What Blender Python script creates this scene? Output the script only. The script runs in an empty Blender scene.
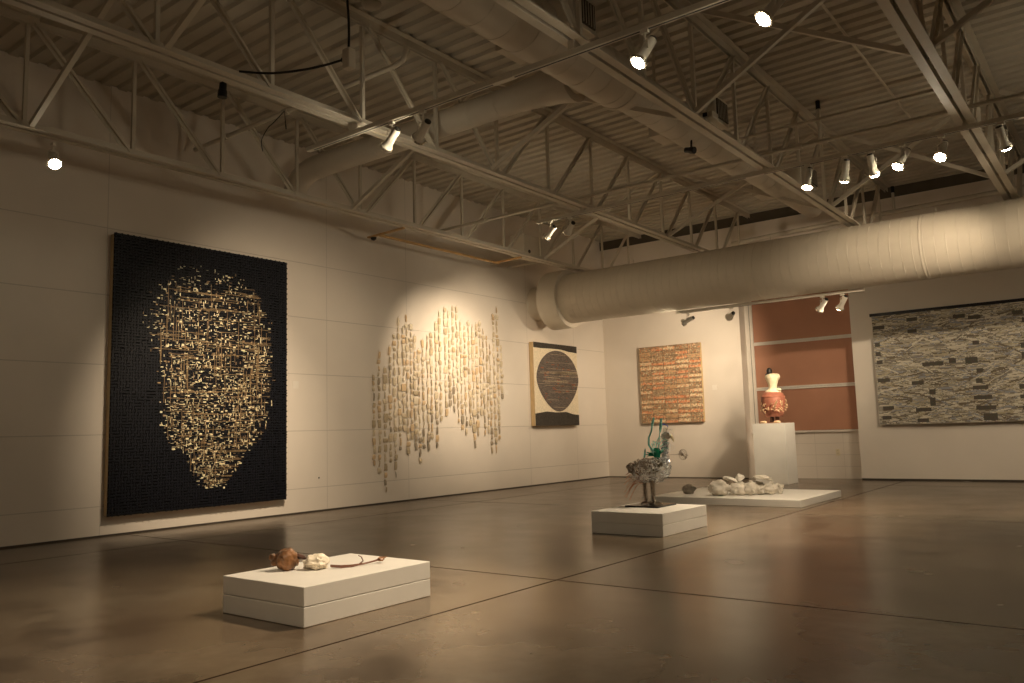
import bpy, bmesh, math, random
from mathutils import Vector, Matrix, noise
from math import sin, cos, pi, radians
random.seed(7)
SC = bpy.context.scene
COL = SC.collection
V = Vector

# ------------------------------------------------------------------ materials
def new_mat(name):
    m = bpy.data.materials.new(name); m.use_nodes = True
    nt = m.node_tree; b = nt.nodes['Principled BSDF']
    return m, nt, b

def mat(name, col, rough=.6, var=.08, scale=6.0, metal=0.0, bump=0.0, bscale=40.0, stretch=None, emit=None, estr=0, trans=0, alpha=1, spec=.5):
    m, nt, b = new_mat(name)
    N, L = nt.nodes, nt.links
    tc = N.new('ShaderNodeTexCoord'); src = tc.outputs['Object']
    if stretch:
        mp = N.new('ShaderNodeMapping'); mp.inputs['Scale'].default_value = stretch
        L.new(src, mp.inputs[0]); src = mp.outputs[0]
    n = N.new('ShaderNodeTexNoise'); n.inputs['Scale'].default_value = scale; n.inputs['Detail'].default_value = 5
    L.new(src, n.inputs['Vector'])
    r = N.new('ShaderNodeValToRGB')
    r.color_ramp.elements[0].position = .3; r.color_ramp.elements[1].position = .7
    r.color_ramp.elements[0].color = tuple(max(0, c*(1-var)) for c in col)+(1,)
    r.color_ramp.elements[1].color = tuple(min(1, c*(1+var)) for c in col)+(1,)
    L.new(n.outputs['Fac'], r.inputs[0]); L.new(r.outputs[0], b.inputs['Base Color'])
    b.inputs['Roughness'].default_value = rough; b.inputs['Metallic'].default_value = metal
    b.inputs['Specular IOR Level'].default_value = spec
    if bump:
        n2 = N.new('ShaderNodeTexNoise'); n2.inputs['Scale'].default_value = bscale; n2.inputs['Detail'].default_value = 4
        L.new(src, n2.inputs['Vector'])
        bp = N.new('ShaderNodeBump'); bp.inputs['Strength'].default_value = bump; bp.inputs['Distance'].default_value = .01
        L.new(n2.outputs['Fac'], bp.inputs['Height']); L.new(bp.outputs[0], b.inputs['Normal'])
    if emit:
        b.inputs['Emission Color'].default_value = emit+(1,); b.inputs['Emission Strength'].default_value = estr
    if trans:
        b.inputs['Transmission Weight'].default_value = trans
    if alpha < 1: b.inputs['Alpha'].default_value = alpha
    return m

def line_mask(nt, src, axis, vals, half):
    """1 on thin lines at the given coordinates of one axis, else 0"""
    N, L = nt.nodes, nt.links
    sep = N.new('ShaderNodeSeparateXYZ'); L.new(src, sep.inputs[0])
    acc = None
    for v in vals:
        c = N.new('ShaderNodeMath'); c.operation = 'COMPARE'
        L.new(sep.outputs[axis], c.inputs[0]); c.inputs[1].default_value = v; c.inputs[2].default_value = half
        if acc is None: acc = c.outputs[0]
        else:
            mx = N.new('ShaderNodeMath'); mx.operation = 'MAXIMUM'
            L.new(acc, mx.inputs[0]); L.new(c.outputs[0], mx.inputs[1]); acc = mx.outputs[0]
    return acc

def wall_mat(name, col, zs, us, uaxis, half=.006, dark=.76):
    m, nt, b = new_mat(name); N, L = nt.nodes, nt.links
    g = N.new('ShaderNodeNewGeometry'); src = g.outputs['Position']
    n = N.new('ShaderNodeTexNoise'); n.inputs['Scale'].default_value = .9; n.inputs['Detail'].default_value = 6
    L.new(src, n.inputs['Vector'])
    r = N.new('ShaderNodeValToRGB')
    r.color_ramp.elements[0].position = .3; r.color_ramp.elements[1].position = .7
    r.color_ramp.elements[0].color = tuple(c*.94 for c in col)+(1,); r.color_ramp.elements[1].color = tuple(c*1.03 for c in col)+(1,)
    L.new(n.outputs['Fac'], r.inputs[0])
    a = line_mask(nt, src, 2, zs, half)
    if us:
        a2 = line_mask(nt, src, uaxis, us, half*.8)
        mx = N.new('ShaderNodeMath'); mx.operation = 'MAXIMUM'; L.new(a, mx.inputs[0]); L.new(a2, mx.inputs[1]); a = mx.outputs[0]
    mix = N.new('ShaderNodeMix'); mix.data_type = 'RGBA'
    L.new(a, mix.inputs['Factor']); L.new(r.outputs[0], mix.inputs['A']); mix.inputs['B'].default_value = tuple(c*dark for c in col)+(1,)
    L.new(mix.outputs['Result'], b.inputs['Base Color'])
    b.inputs['Roughness'].default_value = .7; b.inputs['Specular IOR Level'].default_value = .25
    bp = N.new('ShaderNodeBump'); bp.inputs['Strength'].default_value = .5; bp.inputs['Distance'].default_value = .004; bp.invert = True
    L.new(a, bp.inputs['Height']); L.new(bp.outputs[0], b.inputs['Normal'])
    return m

def floor_mat():
    m, nt, b = new_mat('polished_concrete'); N, L = nt.nodes, nt.links
    g = N.new('ShaderNodeNewGeometry'); src = g.outputs['Position']
    def ns(s, d=6, rr=.55):
        n = N.new('ShaderNodeTexNoise'); n.inputs['Scale'].default_value = s; n.inputs['Detail'].default_value = d
        n.inputs['Roughness'].default_value = rr; L.new(src, n.inputs['Vector']); return n
    def ramp(n, stops):
        r = N.new('ShaderNodeValToRGB'); e = r.color_ramp.elements
        e[0].position, e[0].color = stops[0]; e[1].position, e[1].color = stops[-1]
        for p, c in stops[1:-1]:
            x = e.new(p); x.color = c
        L.new(n.outputs['Fac'], r.inputs[0]); return r
    big = ramp(ns(.55, 4), [(.30, (.105, .072, .045, 1)), (.5, (.155, .115, .077, 1)), (.70, (.20, .16, .112, 1))])
    st = ramp(ns(1.5, 4, .55), [(.30, (.42, .36, .30, 1)), (.46, (.95, .94, .93, 1)), (.7, (1.06, 1.06, 1.06, 1))])
    fine = ramp(ns(9, 2), [(.3, (.93, .93, .92, 1)), (.7, (1.05, 1.05, 1.05, 1))])
    def mul(a, c):
        x = N.new('ShaderNodeMix'); x.data_type = 'RGBA'; x.blend_type = 'MULTIPLY'; x.inputs['Factor'].default_value = 1
        L.new(a, x.inputs['A']); L.new(c, x.inputs['B']); return x.outputs['Result']
    c = mul(mul(big.outputs[0], st.outputs[0]), fine.outputs[0])
    a1 = line_mask(nt, src, 0, [1.30, 6.38, 11.46], .010)
    a2 = line_mask(nt, src, 1, [5.08, 10.16, 15.24], .010)
    mx = N.new('ShaderNodeMath'); mx.operation = 'MAXIMUM'; L.new(a1, mx.inputs[0]); L.new(a2, mx.inputs[1])
    mix = N.new('ShaderNodeMix'); mix.data_type = 'RGBA'
    L.new(mx.outputs[0], mix.inputs['Factor']); L.new(c, mix.inputs['A']); mix.inputs['B'].default_value = (.035, .022, .014, 1)
    L.new(mix.outputs['Result'], b.inputs['Base Color'])
    rr = N.new('ShaderNodeMapRange'); rr.inputs['To Min'].default_value = .18; rr.inputs['To Max'].default_value = .31
    L.new(ns(1.6, 2).outputs['Fac'], rr.inputs['Value']); L.new(rr.outputs[0], b.inputs['Roughness'])
    b.inputs['Specular IOR Level'].default_value = .5
    rl = N.new('ShaderNodeMix'); rl.data_type = 'FLOAT'; L.new(mx.outputs[0], rl.inputs['Factor']); L.new(rr.outputs[0], rl.inputs['A']); rl.inputs['B'].default_value = .95
    L.new(rl.outputs['Result'], b.inputs['Roughness'])
    sl = N.new('ShaderNodeMix'); sl.data_type = 'FLOAT'; L.new(mx.outputs[0], sl.inputs['Factor']); sl.inputs['A'].default_value = .5; sl.inputs['B'].default_value = 0
    L.new(sl.outputs['Result'], b.inputs['Specular IOR Level'])
    bp = N.new('ShaderNodeBump'); bp.inputs['Strength'].default_value = .05; bp.inputs['Distance'].default_value = .01
    L.new(ns(3.5, 1).outputs['Fac'], bp.inputs['Height']); L.new(bp.outputs[0], b.inputs['Normal'])
    return m

def attr_mat(name, rough=.7, bump=.3):
    m, nt, b = new_mat(name); N, L = nt.nodes, nt.links
    a = N.new('ShaderNodeAttribute'); a.attribute_name = 'tint'
    tc = N.new('ShaderNodeTexCoord')
    n = N.new('ShaderNodeTexNoise'); n.inputs['Scale'].default_value = 60; L.new(tc.outputs['Object'], n.inputs['Vector'])
    r = N.new('ShaderNodeValToRGB'); r.color_ramp.elements[0].color = (.8, .8, .8, 1); r.color_ramp.elements[1].color = (1.15, 1.15, 1.15, 1)
    L.new(n.outputs['Fac'], r.inputs[0])
    x = N.new('ShaderNodeMix'); x.data_type = 'RGBA'; x.blend_type = 'MULTIPLY'; x.inputs['Factor'].default_value = 1
    L.new(a.outputs['Color'], x.inputs['A']); L.new(r.outputs[0], x.inputs['B'])
    L.new(x.outputs['Result'], b.inputs['Base Color'])
    b.inputs['Roughness'].default_value = rough
    bp = N.new('ShaderNodeBump'); bp.inputs['Strength'].default_value = bump; bp.inputs['Distance'].default_value = .004
    L.new(n.outputs['Fac'], bp.inputs['Height']); L.new(bp.outputs[0], b.inputs['Normal'])
    return m

ZJ = [.36, 1.21, 2.06, 2.92, 3.76]
M = {
 'wall_l': wall_mat('painted_panel_wall', (.77, .705, .625), ZJ, [1.30, 3.04, 4.77, 8.2, 9.95, 13.45, 15.2], 1),
 'wall_b': wall_mat('painted_back_wall', (.77, .705, .625), [3.76], [], 0, .004, .85),
 'block': wall_mat('painted_block_wall', (.77, .705, .625), [.24, .47, .70], [4.1, 4.65, 5.2], 0, .005, .82),
 'floor': floor_mat(),
 'deck': mat('painted_steel_deck', (.50, .455, .375), .55, .05, 3),
 'steel': mat('painted_joist_steel', (.60, .545, .45), .5, .05, 5),
 'duct': mat('painted_spiral_duct', (.60, .545, .455), .5, .04, 3),
 'duct_low': mat('painted_lower_duct', (.64, .58, .48), .5, .03, 3),
 'dark': mat('dark_reveal', (.05, .04, .03), .8, .1, 5),
 'darkband': mat('gap_shade_strip', (.12, .10, .075), .8, .1, 5),
 'white': mat('white_plinth_paint', (.76, .74, .69), .55, .03, 4, bump=.05),
 'track': mat('white_track_enamel', (.62, .57, .48), .35, .03, 4),
 'slot': mat('black_track_slot', (.015, .012, .01), .5, .1, 5),
 'head': mat('white_lamp_enamel', (.72, .67, .58), .3, .03, 5),
 'chrome': mat('chromed_trim_ring', (.85, .8, .7), .18, .03, 5, metal=.9),
 'capdark': mat('black_lamp_cap', (.02, .018, .015), .4, .1, 5),
 'bulb': mat('glowing_lamp_lens', (1, .93, .8), .2, .01, 5, emit=(1, .86, .62), estr=45),
 'panel_red': mat('terracotta_board', (.46, .225, .14), .65, .07, 1.3, bump=.05),
 'frame': mat('window_frame_paint', (.74, .69, .62), .5, .04, 5),
 'black_w': mat('black_woven_strip', (.007, .008, .013), .42, .5, 30, bump=.3, bscale=90, spec=.3),
 'black_b': mat('black_ground_cloth', (.002, .002, .003), .8, .3, 30, spec=.1),
 'gold': mat('gold_leaf_fleck', (.97, .84, .56), .4, .12, 60, metal=.1),
 'gold2': mat('dull_bronze_thread', (.34, .235, .125), .45, .3, 60, metal=.3),
 'canvas_edge': mat('raw_canvas_edge', (.50, .38, .22), .8, .1, 40),
 'wood_edge': mat('pale_wood_edge', (.62, .45, .24), .6, .15, 6, stretch=(8, 8, 1)),
 'cream_ground': mat('cream_textured_ground', (.80, .70, .52), .8, .12, 30, bump=.6, bscale=50),
 'egg': mat('striped_brown_oval', (.125, .10, .085), .7, .6, 9, stretch=(1, 1.6, 13), bump=.4, bscale=60),
 'eggline': mat('pale_oval_line', (.45, .36, .24), .7, .3, 20),
 'eggred': mat('rust_oval_fleck', (.28, .10, .05), .7, .3, 20),
 'charcoal': mat('charcoal_band', (.045, .038, .03), .75, .35, 25, bump=.4, bscale=60),
 'mosaic': attr_mat('mosaic_pieces'),
 'cloth': attr_mat('patched_cloth_strips', .8, .4),
 'rod': mat('black_hanging_rod', (.008, .007, .010), .4, .2, 10),
 'thread': mat('pale_thread', (.80, .74, .64), .8, .05, 10),
 'brown': mat('brown_gourd_skin', (.24, .115, .05), .3, .9, 9, bump=.8, bscale=25),
 'brown_d': mat('dark_bark', (.09, .035, .02), .6, .4, 30, bump=.5),
 'wax': mat('pale_crumpled_wax', (.86, .77, .62), .35, .12, 20, bump=.9, bscale=22),
 'root': mat('red_brown_root', (.17, .07, .04), .6, .4, 40, bump=.5),
 'clay': mat('pale_grey_clay', (.66, .61, .53), .8, .2, 9, bump=.8, bscale=22),
 'clay_w': mat('white_clay', (.84, .80, .72), .75, .08, 9, bump=.5, bscale=22),
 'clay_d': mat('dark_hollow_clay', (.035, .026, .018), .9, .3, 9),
 'stone': mat('grey_brown_stone', (.22, .19, .15), .8, .35, 18, bump=.9, bscale=25),
 'wire': mat('silver_wire', (.88, .86, .84), .28, .2, 30, metal=.95),
 'wire_d': mat('dark_tin_wire', (.34, .28, .22), .35, .4, 30, metal=.9),
 'wire_b': mat('blue_tinted_wire', (.76, .84, .98), .25, .25, 30, metal=.8),
 'wire_r': mat('rusty_red_wire', (.42, .16, .07), .4, .2, 30, metal=.5),
 'green': mat('green_glass', (.02, .36, .20), .12, .3, 20),
 'teal': mat('teal_glass', (.30, .80, .68), .12, .35, 30),
 'blue': mat('blue_glass', (.05, .10, .55), .2, .2, 20),
 'beak': mat('ivory_beak', (.86, .74, .48), .4, .1, 20),
 'blackbase': mat('black_lacquer_base', (.006, .005, .006), .25, .2, 10),
 'redclay': mat('terracotta_barrel', (.36, .13, .08), .55, .2, 14, bump=.3),
 'ivory': mat('ivory_bust', (.86, .76, .54), .55, .1, 14, bump=.4),
 'tan': mat('tan_twig', (.72, .50, .30), .6, .2, 25),
 'hat': mat('black_hat', (.02, .016, .014), .4, .2, 14),
 'orange': mat('ochre_wooden_bar', (.60, .38, .16), .55, .15, 8),
 'cable': mat('black_cable', (.006, .006, .006), .5, .1, 10),
 'plastic': mat('cream_plastic', (.74, .66, .48), .4, .04, 10),
 'grille': mat('dark_register_grille', (.07, .055, .04), .6, .2, 10),
 'paper': mat('white_card_label', (.80, .75, .68), .7, .02, 10),
}
CHIPM = [mat('chip_%s' % n, c, .75, .15, 30, bump=.5, bscale=50) for n, c in
         (('cream', (.62, .52, .37)), ('ivory', (.70, .61, .46)), ('tan', (.48, .39, .26)), ('grey', (.33, .275, .20)), ('ochre', (.62, .46, .28)))]

# ------------------------------------------------------------------ mesh builder
class MB:
    def __init__(s): s.v = []; s.f = []; s.mi = []; s.col = []
    def add(s, vs, fs, mi=0, col=None):
        o = len(s.v); s.v += [tuple(v) for v in vs]
        for f in fs:
            s.f.append(tuple(i+o for i in f)); s.mi.append(mi); s.col.append(col)
    def box(s, a, b, mi=0, col=None):
        x0, y0, z0 = a; x1, y1, z1 = b
        s.add([(x0,y0,z0),(x1,y0,z0),(x1,y1,z0),(x0,y1,z0),(x0,y0,z1),(x1,y0,z1),(x1,y1,z1),(x0,y1,z1)],
              [(0,3,2,1),(4,5,6,7),(0,1,5,4),(1,2,6,5),(2,3,7,6),(3,0,4,7)], mi, col)
    def bar(s, p, q, w, h, up=(0,0,1), mi=0):
        p, q = V(p), V(q); d = (q-p).normalized(); u = V(up)
        if abs(d.dot(u)) > .98: u = V((0,1,0))
        r = d.cross(u).normalized(); u = r.cross(d)
        vs = [e + r*(a*w/2) + u*(b*h/2) for e in (p, q) for a, b in ((-1,-1),(1,-1),(1,1),(-1,1))]
        s.add(vs, [(0,1,2,3),(7,6,5,4),(0,4,5,1),(1,5,6,2),(2,6,7,3),(3,7,4,0)], mi)
    def angle(s, p, q, w, t, up=(0,0,1), flip=1, mi=0):
        """an L-shaped steel angle from p to q"""
        p, q = V(p), V(q); d = (q-p).normalized(); u = V(up)
        if abs(d.dot(u)) > .98: u = V((0,1,0))
        r = d.cross(u).normalized()*flip; u = r.cross(d).normalized()*flip
        prof = [(0,0),(w,0),(w,t),(t,t),(t,w),(0,w)]
        vs = [e + r*a + u*b for e in (p, q) for a, b in prof]
        n = 6
        s.add(vs, [(5,4,3,2,1,0),(6,7,8,9,10,11)] + [(i,(i+1)%n,n+(i+1)%n,n+i) for i in range(n)], mi)
    def tube(s, pts, r, n=8, mi=0, caps=True, closed=False):
        pts = [V(p) for p in pts]; k = len(pts)
        rs = r if isinstance(r, (list, tuple)) else [r]*k
        o = len(s.v); prev = None
        for i, p in enumerate(pts):
            if closed: d = (pts[(i+1)%k]-pts[i-1])
            else: d = (pts[min(i+1,k-1)]-pts[max(i-1,0)])
            d = d.normalized() if d.length > 1e-9 else V((0,0,1))
            if prev is None:
                a = V((0,0,1)) if abs(d.z) < .9 else V((1,0,0)); u = d.cross(a).normalized()
            else:
                u = (prev - d*prev.dot(d)); u = u.normalized() if u.length > 1e-6 else d.cross(V((0,0,1))).normalized()
            prev = u; w = d.cross(u)
            for j in range(n):
                t = 2*pi*j/n; s.v.append(tuple(p + (u*cos(t)+w*sin(t))*rs[i]))
        for i in range(k if closed else k-1):
            i2 = (i+1) % k
            for j in range(n):
                s.f.append((o+i*n+j, o+i*n+(j+1)%n, o+i2*n+(j+1)%n, o+i2*n+j)); s.mi.append(mi); s.col.append(None)
        if caps and not closed:
            s.f.append(tuple(o+j for j in range(n))[::-1]); s.mi.append(mi); s.col.append(None)
            s.f.append(tuple(o+(k-1)*n+j for j in range(n))); s.mi.append(mi); s.col.append(None)
    def lathe(s, base, d, prof, n=20, mi=0):
        """prof: (distance along d, radius)"""
        base, d = V(base), V(d).normalized()
        a = V((0,0,1)) if abs(d.z) < .9 else V((1,0,0)); u = d.cross(a).normalized(); w = d.cross(u)
        o = len(s.v)
        for t, r in prof:
            for j in range(n):
                an = 2*pi*j/n; s.v.append(tuple(base + d*t + (u*cos(an)+w*sin(an))*r))
        for i in range(len(prof)-1):
            for j in range(n):
                s.f.append((o+i*n+j, o+i*n+(j+1)%n, o+(i+1)*n+(j+1)%n, o+(i+1)*n+j)); s.mi.append(mi); s.col.append(None)
        if prof[0][1] > 1e-4:
            s.f.append(tuple(o+j for j in range(n))[::-1]); s.mi.append(mi); s.col.append(None)
        if prof[-1][1] > 1e-4:
            q = o+(len(prof)-1)*n; s.f.append(tuple(q+j for j in range(n))); s.mi.append(mi); s.col.append(None)
    def blob(s, c, rad, sub=3, amp=.2, fr=3.0, seed=0, mi=0, rot=0, fn=None):
        bm = bmesh.new(); bmesh.ops.create_icosphere(bm, subdivisions=sub, radius=1)
        o = len(s.v); off = V((seed*7.3, seed*3.1, seed*5.7)); R = Matrix.Rotation(rot, 3, 'Z')
        for v in bm.verts:
            p = v.co.copy(); k = 1 + amp*noise.noise(p*fr*.5+off) + amp*.5*noise.noise(p*fr+off)
            p = p*k
            if fn: p = fn(p)
            s.v.append(tuple(V(c) + R @ V((p.x*rad[0], p.y*rad[1], p.z*rad[2]))))
        for f in bm.faces:
            s.f.append(tuple(v.index+o for v in f.verts)); s.mi.append(mi); s.col.append(None)
        bm.free()
    def build(s, name, m, parent=None, smooth=False, bevel=0, sharp=40):
        me = bpy.data.meshes.new(name)
        loc = V((0,0,0)); par = parent
        while par is not None: loc += par.location; par = par.parent
        if parent is None and s.v:
            # own origin at the base centre
            xs = [v[0] for v in s.v]; ys = [v[1] for v in s.v]; zs = [v[2] for v in s.v]
            org = V(((min(xs)+max(xs))/2, (min(ys)+max(ys))/2, min(zs)))
        else: org = loc
        me.from_pydata([tuple(V(v)-org) for v in s.v], [], s.f)
        ms = m if isinstance(m, (list, tuple)) else [m]
        for x in ms: me.materials.append(x)
        me.polygons.foreach_set('material_index', s.mi)
        if any(c is not None for c in s.col):
            at = me.color_attributes.new('tint', 'FLOAT_COLOR', 'CORNER')
            for p, c in zip(me.polygons, s.col):
                for li in p.loop_indices: at.data[li].color = (c or (.5,.5,.5))+(1,)
        if smooth: me.polygons.foreach_set('use_smooth', [True]*len(me.polygons))
        me.update()
        bm = bmesh.new(); bm.from_mesh(me); bmesh.ops.recalc_face_normals(bm, faces=bm.faces); bm.to_mesh(me); bm.free()
        o = bpy.data.objects.new(name, me); COL.objects.link(o)
        if parent is None: o.location = org
        else: o.parent = parent
        if smooth:
            try:
                me.set_sharp_from_angle(angle=radians(sharp))
            except Exception: pass
        if bevel:
            b = o.modifiers.new('bevel', 'BEVEL'); b.width = bevel; b.segments = 2; b.limit_method = 'ANGLE'
        return o

def sm(pts, n=6):
    P_ = [V(p) for p in pts]; out = []
    for i in range(len(P_)-1):
        a, b, c, d = P_[max(i-1, 0)], P_[i], P_[i+1], P_[min(i+2, len(P_)-1)]
        for k in range(n):
            t = k/n; out.append(.5*((2*b)+(c-a)*t+(2*a-5*b+4*c-d)*t*t+(3*b-a-3*c+d)*t**3))
    return out+[P_[-1]]
def tag(o, label, cat, group=None):
    o['label'] = label; o['category'] = cat
    if group: o['group'] = group
    return o
def thing(name, loc, label, cat, group=None):
    o = bpy.data.objects.new(name, None); o.location = loc; o.empty_display_size = .1; COL.objects.link(o)
    return tag(o, label, cat, group)
def struct(mb, name, m, smooth=False):
    o = mb.build(name, m, None, smooth); o['kind'] = 'structure'; return o
def single_box(a, b):
    m = MB(); m.box(a, b); return m

# ------------------------------------------------------------------ room shell
X1, Y0, Y1 = 14.5, -1.3, 16.5          # right wall, wall behind the viewer, back wall
ZD = 5.58                              # underside of the roof deck
struct(single_box((-.3, Y0-.3, -.2), (X1+.3, Y1+.8, 0)), 'floor', M['floor'])
struct(single_box((-.3, Y0, 0.0), (0, Y1, ZD+.02)), 'wall_left', M['wall_l'])
struct(single_box((X1, Y0, 0), (X1+.3, Y1, ZD+.02)), 'wall_right', M['wall_b'])
struct(single_box((-.3, Y0-.3, 0), (X1+.3, Y0, ZD+.02)), 'wall_front', M['wall_b'])
XR0, XR1, ZR = 3.36, 5.60, 4.02        # recess in the back wall
w = MB()
w.box((-.3, Y1, 0), (XR0, Y1+.5, 5.36)); w.box((XR1, Y1, 0), (X1+.3, Y1+.5, 5.36)); w.box((XR0, Y1, ZR), (XR1, Y1+.5, 5.36))
struct(w, 'wall_back', M['wall_b'])
w = MB(); w.box((XR0, Y1+.36, 0), (XR1, Y1+.5, .95)); struct(w, 'wall_recess', M['block'])
w = MB(); w.box((-.3, Y1+.06, 5.36), (X1+.3, Y1+.5, ZD+.02)); struct(w, 'top_gap_shade_1', M['darkband'])  # dark strip painted in as the shade of the gap above the wall
# thin dark strips: shade of the gap at the wall foot, put in as colour
struct(single_box((0, Y0, 0), (.006, Y1, .022)), 'foot_shade_left', M['dark'])
w = MB(); w.box((0, Y1-.006, 0), (XR0, Y1, .020)); struct(w, 'foot_shade_back', M['darkband'])
w = MB(); w.box((XR1, Y1-.006, 0), (X1, Y1, .035)); struct(w, 'foot_shade_right', M['dark'])
# window in the recess: painted boards between pale rails
wn = bpy.data.objects.new('window_1', None); wn.location = (4.48, Y1+.3, .95); COL.objects.link(wn); wn['kind'] = 'structure'
yb = Y1+.34
zr = [.95, 1.855, 2.815, 3.78]
for i in range(3):
    m = single_box((3.52, yb, zr[i]+.02), (5.60, yb+.03, zr[i+1]-.02)); m.build('window_board', M['panel_red'], wn)
m = MB()
m.box((3.36, yb-.04, .95), (3.45, yb+.05, ZR)); m.box((3.455, yb-.03, .96), (3.52, yb+.05, ZR))
m.build('window_frame', M['frame'], wn, bevel=.004)
m = MB(); m.box((3.45, yb-.015, .95), (3.458, yb-.03, ZR)); m.build('frame_gap', M['dark'], wn)
for z in zr[1:3]:
    m = MB(); m.box((3.52, yb-.035, z-.035), (5.60, yb+.04, z+.002)); m.box((3.52, yb-.02, z+.008), (5.60, yb+.04, z+.035)); m.build('window_rail', M['frame'], wn)
m = single_box((3.36, yb-.05, .925), (5.60, yb+.05, .965)); m.build('window_sill', M['frame'], wn, bevel=.005)
m = single_box((3.36, yb-.02, 3.76), (5.60, yb+.12, ZR)); m.build('window_head', M['frame'], wn)

# corrugated roof deck: flutes run left to right
dk = MB(); P = .212; y = Y0-.2; prof = []
while y < Y1+.6:
    prof += [(y, ZD), (y+.10, ZD), (y+.125, ZD+.036), (y+.187, ZD+.036)]
    y += P
n = len(prof)
vs = [(-.3, a, b) for a, b in prof] + [(X1+.3, a, b) for a, b in prof]
dk.add(vs, [(i, i+1, n+i+1, n+i) for i in range(n-1)])
dk.box((-.3, Y0-.2, ZD+.10), (X1+.3, Y1+.6, ZD+.2))
struct(dk, 'ceiling', M['deck'])

# ------------------------------------------------------------------ roof joists
ZB, ZT = 4.34, 5.50
YM, PN = 7.95, 1.145
JX = [1.10, 3.70, 6.44, 8.69, 11.0]
JL = ['cream steel roof joist nearest the left wall, above the large black artwork',
      'cream steel roof joist, second one out from the left wall',
      'cream steel roof joist running beside the long ceiling duct',
      'cream steel roof joist furthest right in view, steepest in the photo',
      'cream steel roof joist outermost on the right side of the room']
for x, lab in zip(JX, JL):
    j = thing('roof_joist', (x, YM, ZB), lab, 'roof joist', 'roof joists along the room')
    y0, y1 = max(Y0, YM-7.45*PN-.9), Y1
    m = MB()
    for sgn in (-1, 1):
        a = x+sgn*.018; b = x+sgn*.098
        m.box((min(a,b), y0, ZB), (max(a,b), y1, ZB+.010)); m.box((min(a,a+sgn*.010), y0, ZB+.010), (max(a,a+sgn*.010), y1, ZB+.085))
    m.build('bottom_chord', M['steel'], j)
    m = MB()
    for sgn in (-1, 1):
        a = x+sgn*.018; b = x+sgn*.098
        m.box((min(a,b), y0, ZT+.065), (max(a,b), y1, ZT+.075)); m.box((min(a,a+sgn*.010), y0, ZT-.02), (max(a,a+sgn*.010), y1, ZT+.065))
    m.build('top_chord', M['steel'], j)
    for k in range(-7, 8):
        yy = YM+k*PN
        m = MB(); m.angle((x-.012, yy-.018, ZB+.03), (x-.012, yy-.018, ZT+.02), .038, .007, up=(0,1,0)); m.build('web_post', M['steel'], j)
        if k < 7:
            ya, yb2 = (YM+k*PN, YM+(k+1)*PN)
            if k < 0: p, q = (x, ya+.05, ZT+.01), (x, yb2-.05, ZB+.03)
            else: p, q = (x, ya+.05, ZB+.03), (x, yb2-.05, ZT+.01)
            m = MB(); m.angle(p, q, .042, .007, up=(1,0,0)); m.angle(V(p)+V((.012,0,.0)), V(q)+V((.012,0,0)), .042, .007, up=(-1,0,0)); m.build('web_diagonal', M['steel'], j)

# cross bracing between the joists
names = ['between the first and second joists', 'between the second and third joists', 'between the third and fourth joists', 'between the two rightmost joists']
where = {3.40: 'nearest the viewer', 7.70: 'at mid room', 12.50: 'near the far wall'}
for i in range(4):
    for yv in (3.40, 7.70, 12.50):
        if True:
            for q in (0, 1):
                if i == 1 and yv < 4 and q: continue      # the long duct fills that bay
                a = (JX[i]+.1, yv+(q*.06-.03), ZB+.012 if q == 0 else ZT+.0)
                b = (JX[i+1]-.1, yv+(q*.06-.03), ZT+.0 if q == 0 else ZB+.012)
                m = MB(); m.angle(a, b, .05, .007, up=(0,1,0))
                o = m.build('cross_brace', M['steel'])
                tag(o, 'brace %s, %s, %s' % (names[i], where[yv], 'rising rightward' if q == 0 else 'falling rightward'), 'brace', 'cross braces between roof joists')

# ------------------------------------------------------------------ ducts
def ring_duct(name, p, q, r, pitch, m, parent, seam=.006, n=40):
    """round duct with raised seams"""
    p, q = V(p), V(q); Ln = (q-p).length; prof = [(0, r-.004), (0, r)]
    t = pitch
    while t < Ln-.05:
        prof += [(t-.010, r), (t-.006, r+seam), (t+.006, r+seam), (t+.010, r)]; t += pitch
    prof += [(Ln, r)]
    mb = MB(); mb.lathe(p, q-p, prof, n); return mb.build(name, m, parent, smooth=True, sharp=20)
YD, ZDU, RD = 13.75, 3.775, .505
d = thing('supply_duct', (7, YD, ZDU), 'fat cream spiral duct crossing the room below the joists in front of the back wall', 'air duct')
m = MB(); m.lathe((.004, YD+.06, ZDU), (1,0,0), [(0, .36), (.03, .34), (.45, .40), (.47, .40)], 40); m.build('wall_stub', M['duct_low'], d, smooth=True)
ring_duct('duct_pipe', (.90, YD, ZDU), (X1, YD, ZDU), RD, .155, M['duct_low'], d, .003, 64)
m = MB(); m.lathe((.45, YD, ZDU), (1,0,0), [(0, .42), (.012, .56), (.03, .6), (.44, .6), (.47, .59), (.47, .50)], 56); m.build('end_collar', M['duct_low'], d, smooth=True)
for xx in (2.25, 4.9, 7.5):
    m = MB(); m.lathe((xx, YD, ZDU), (1,0,0), [(0, RD), (.01, RD+.006), (.03, RD+.006), (.04, RD)], 64); m.build('joint_band', M['duct_low'], d, smooth=True)
for xx in (2.4, 5.1, 7.7, 10.3):
    m = MB(); m.tube([(xx, YD, ZDU+RD-.01), (xx, YD, ZB+.02)], .008, 6); m.build('hanger_rod', M['steel'], d)

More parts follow.
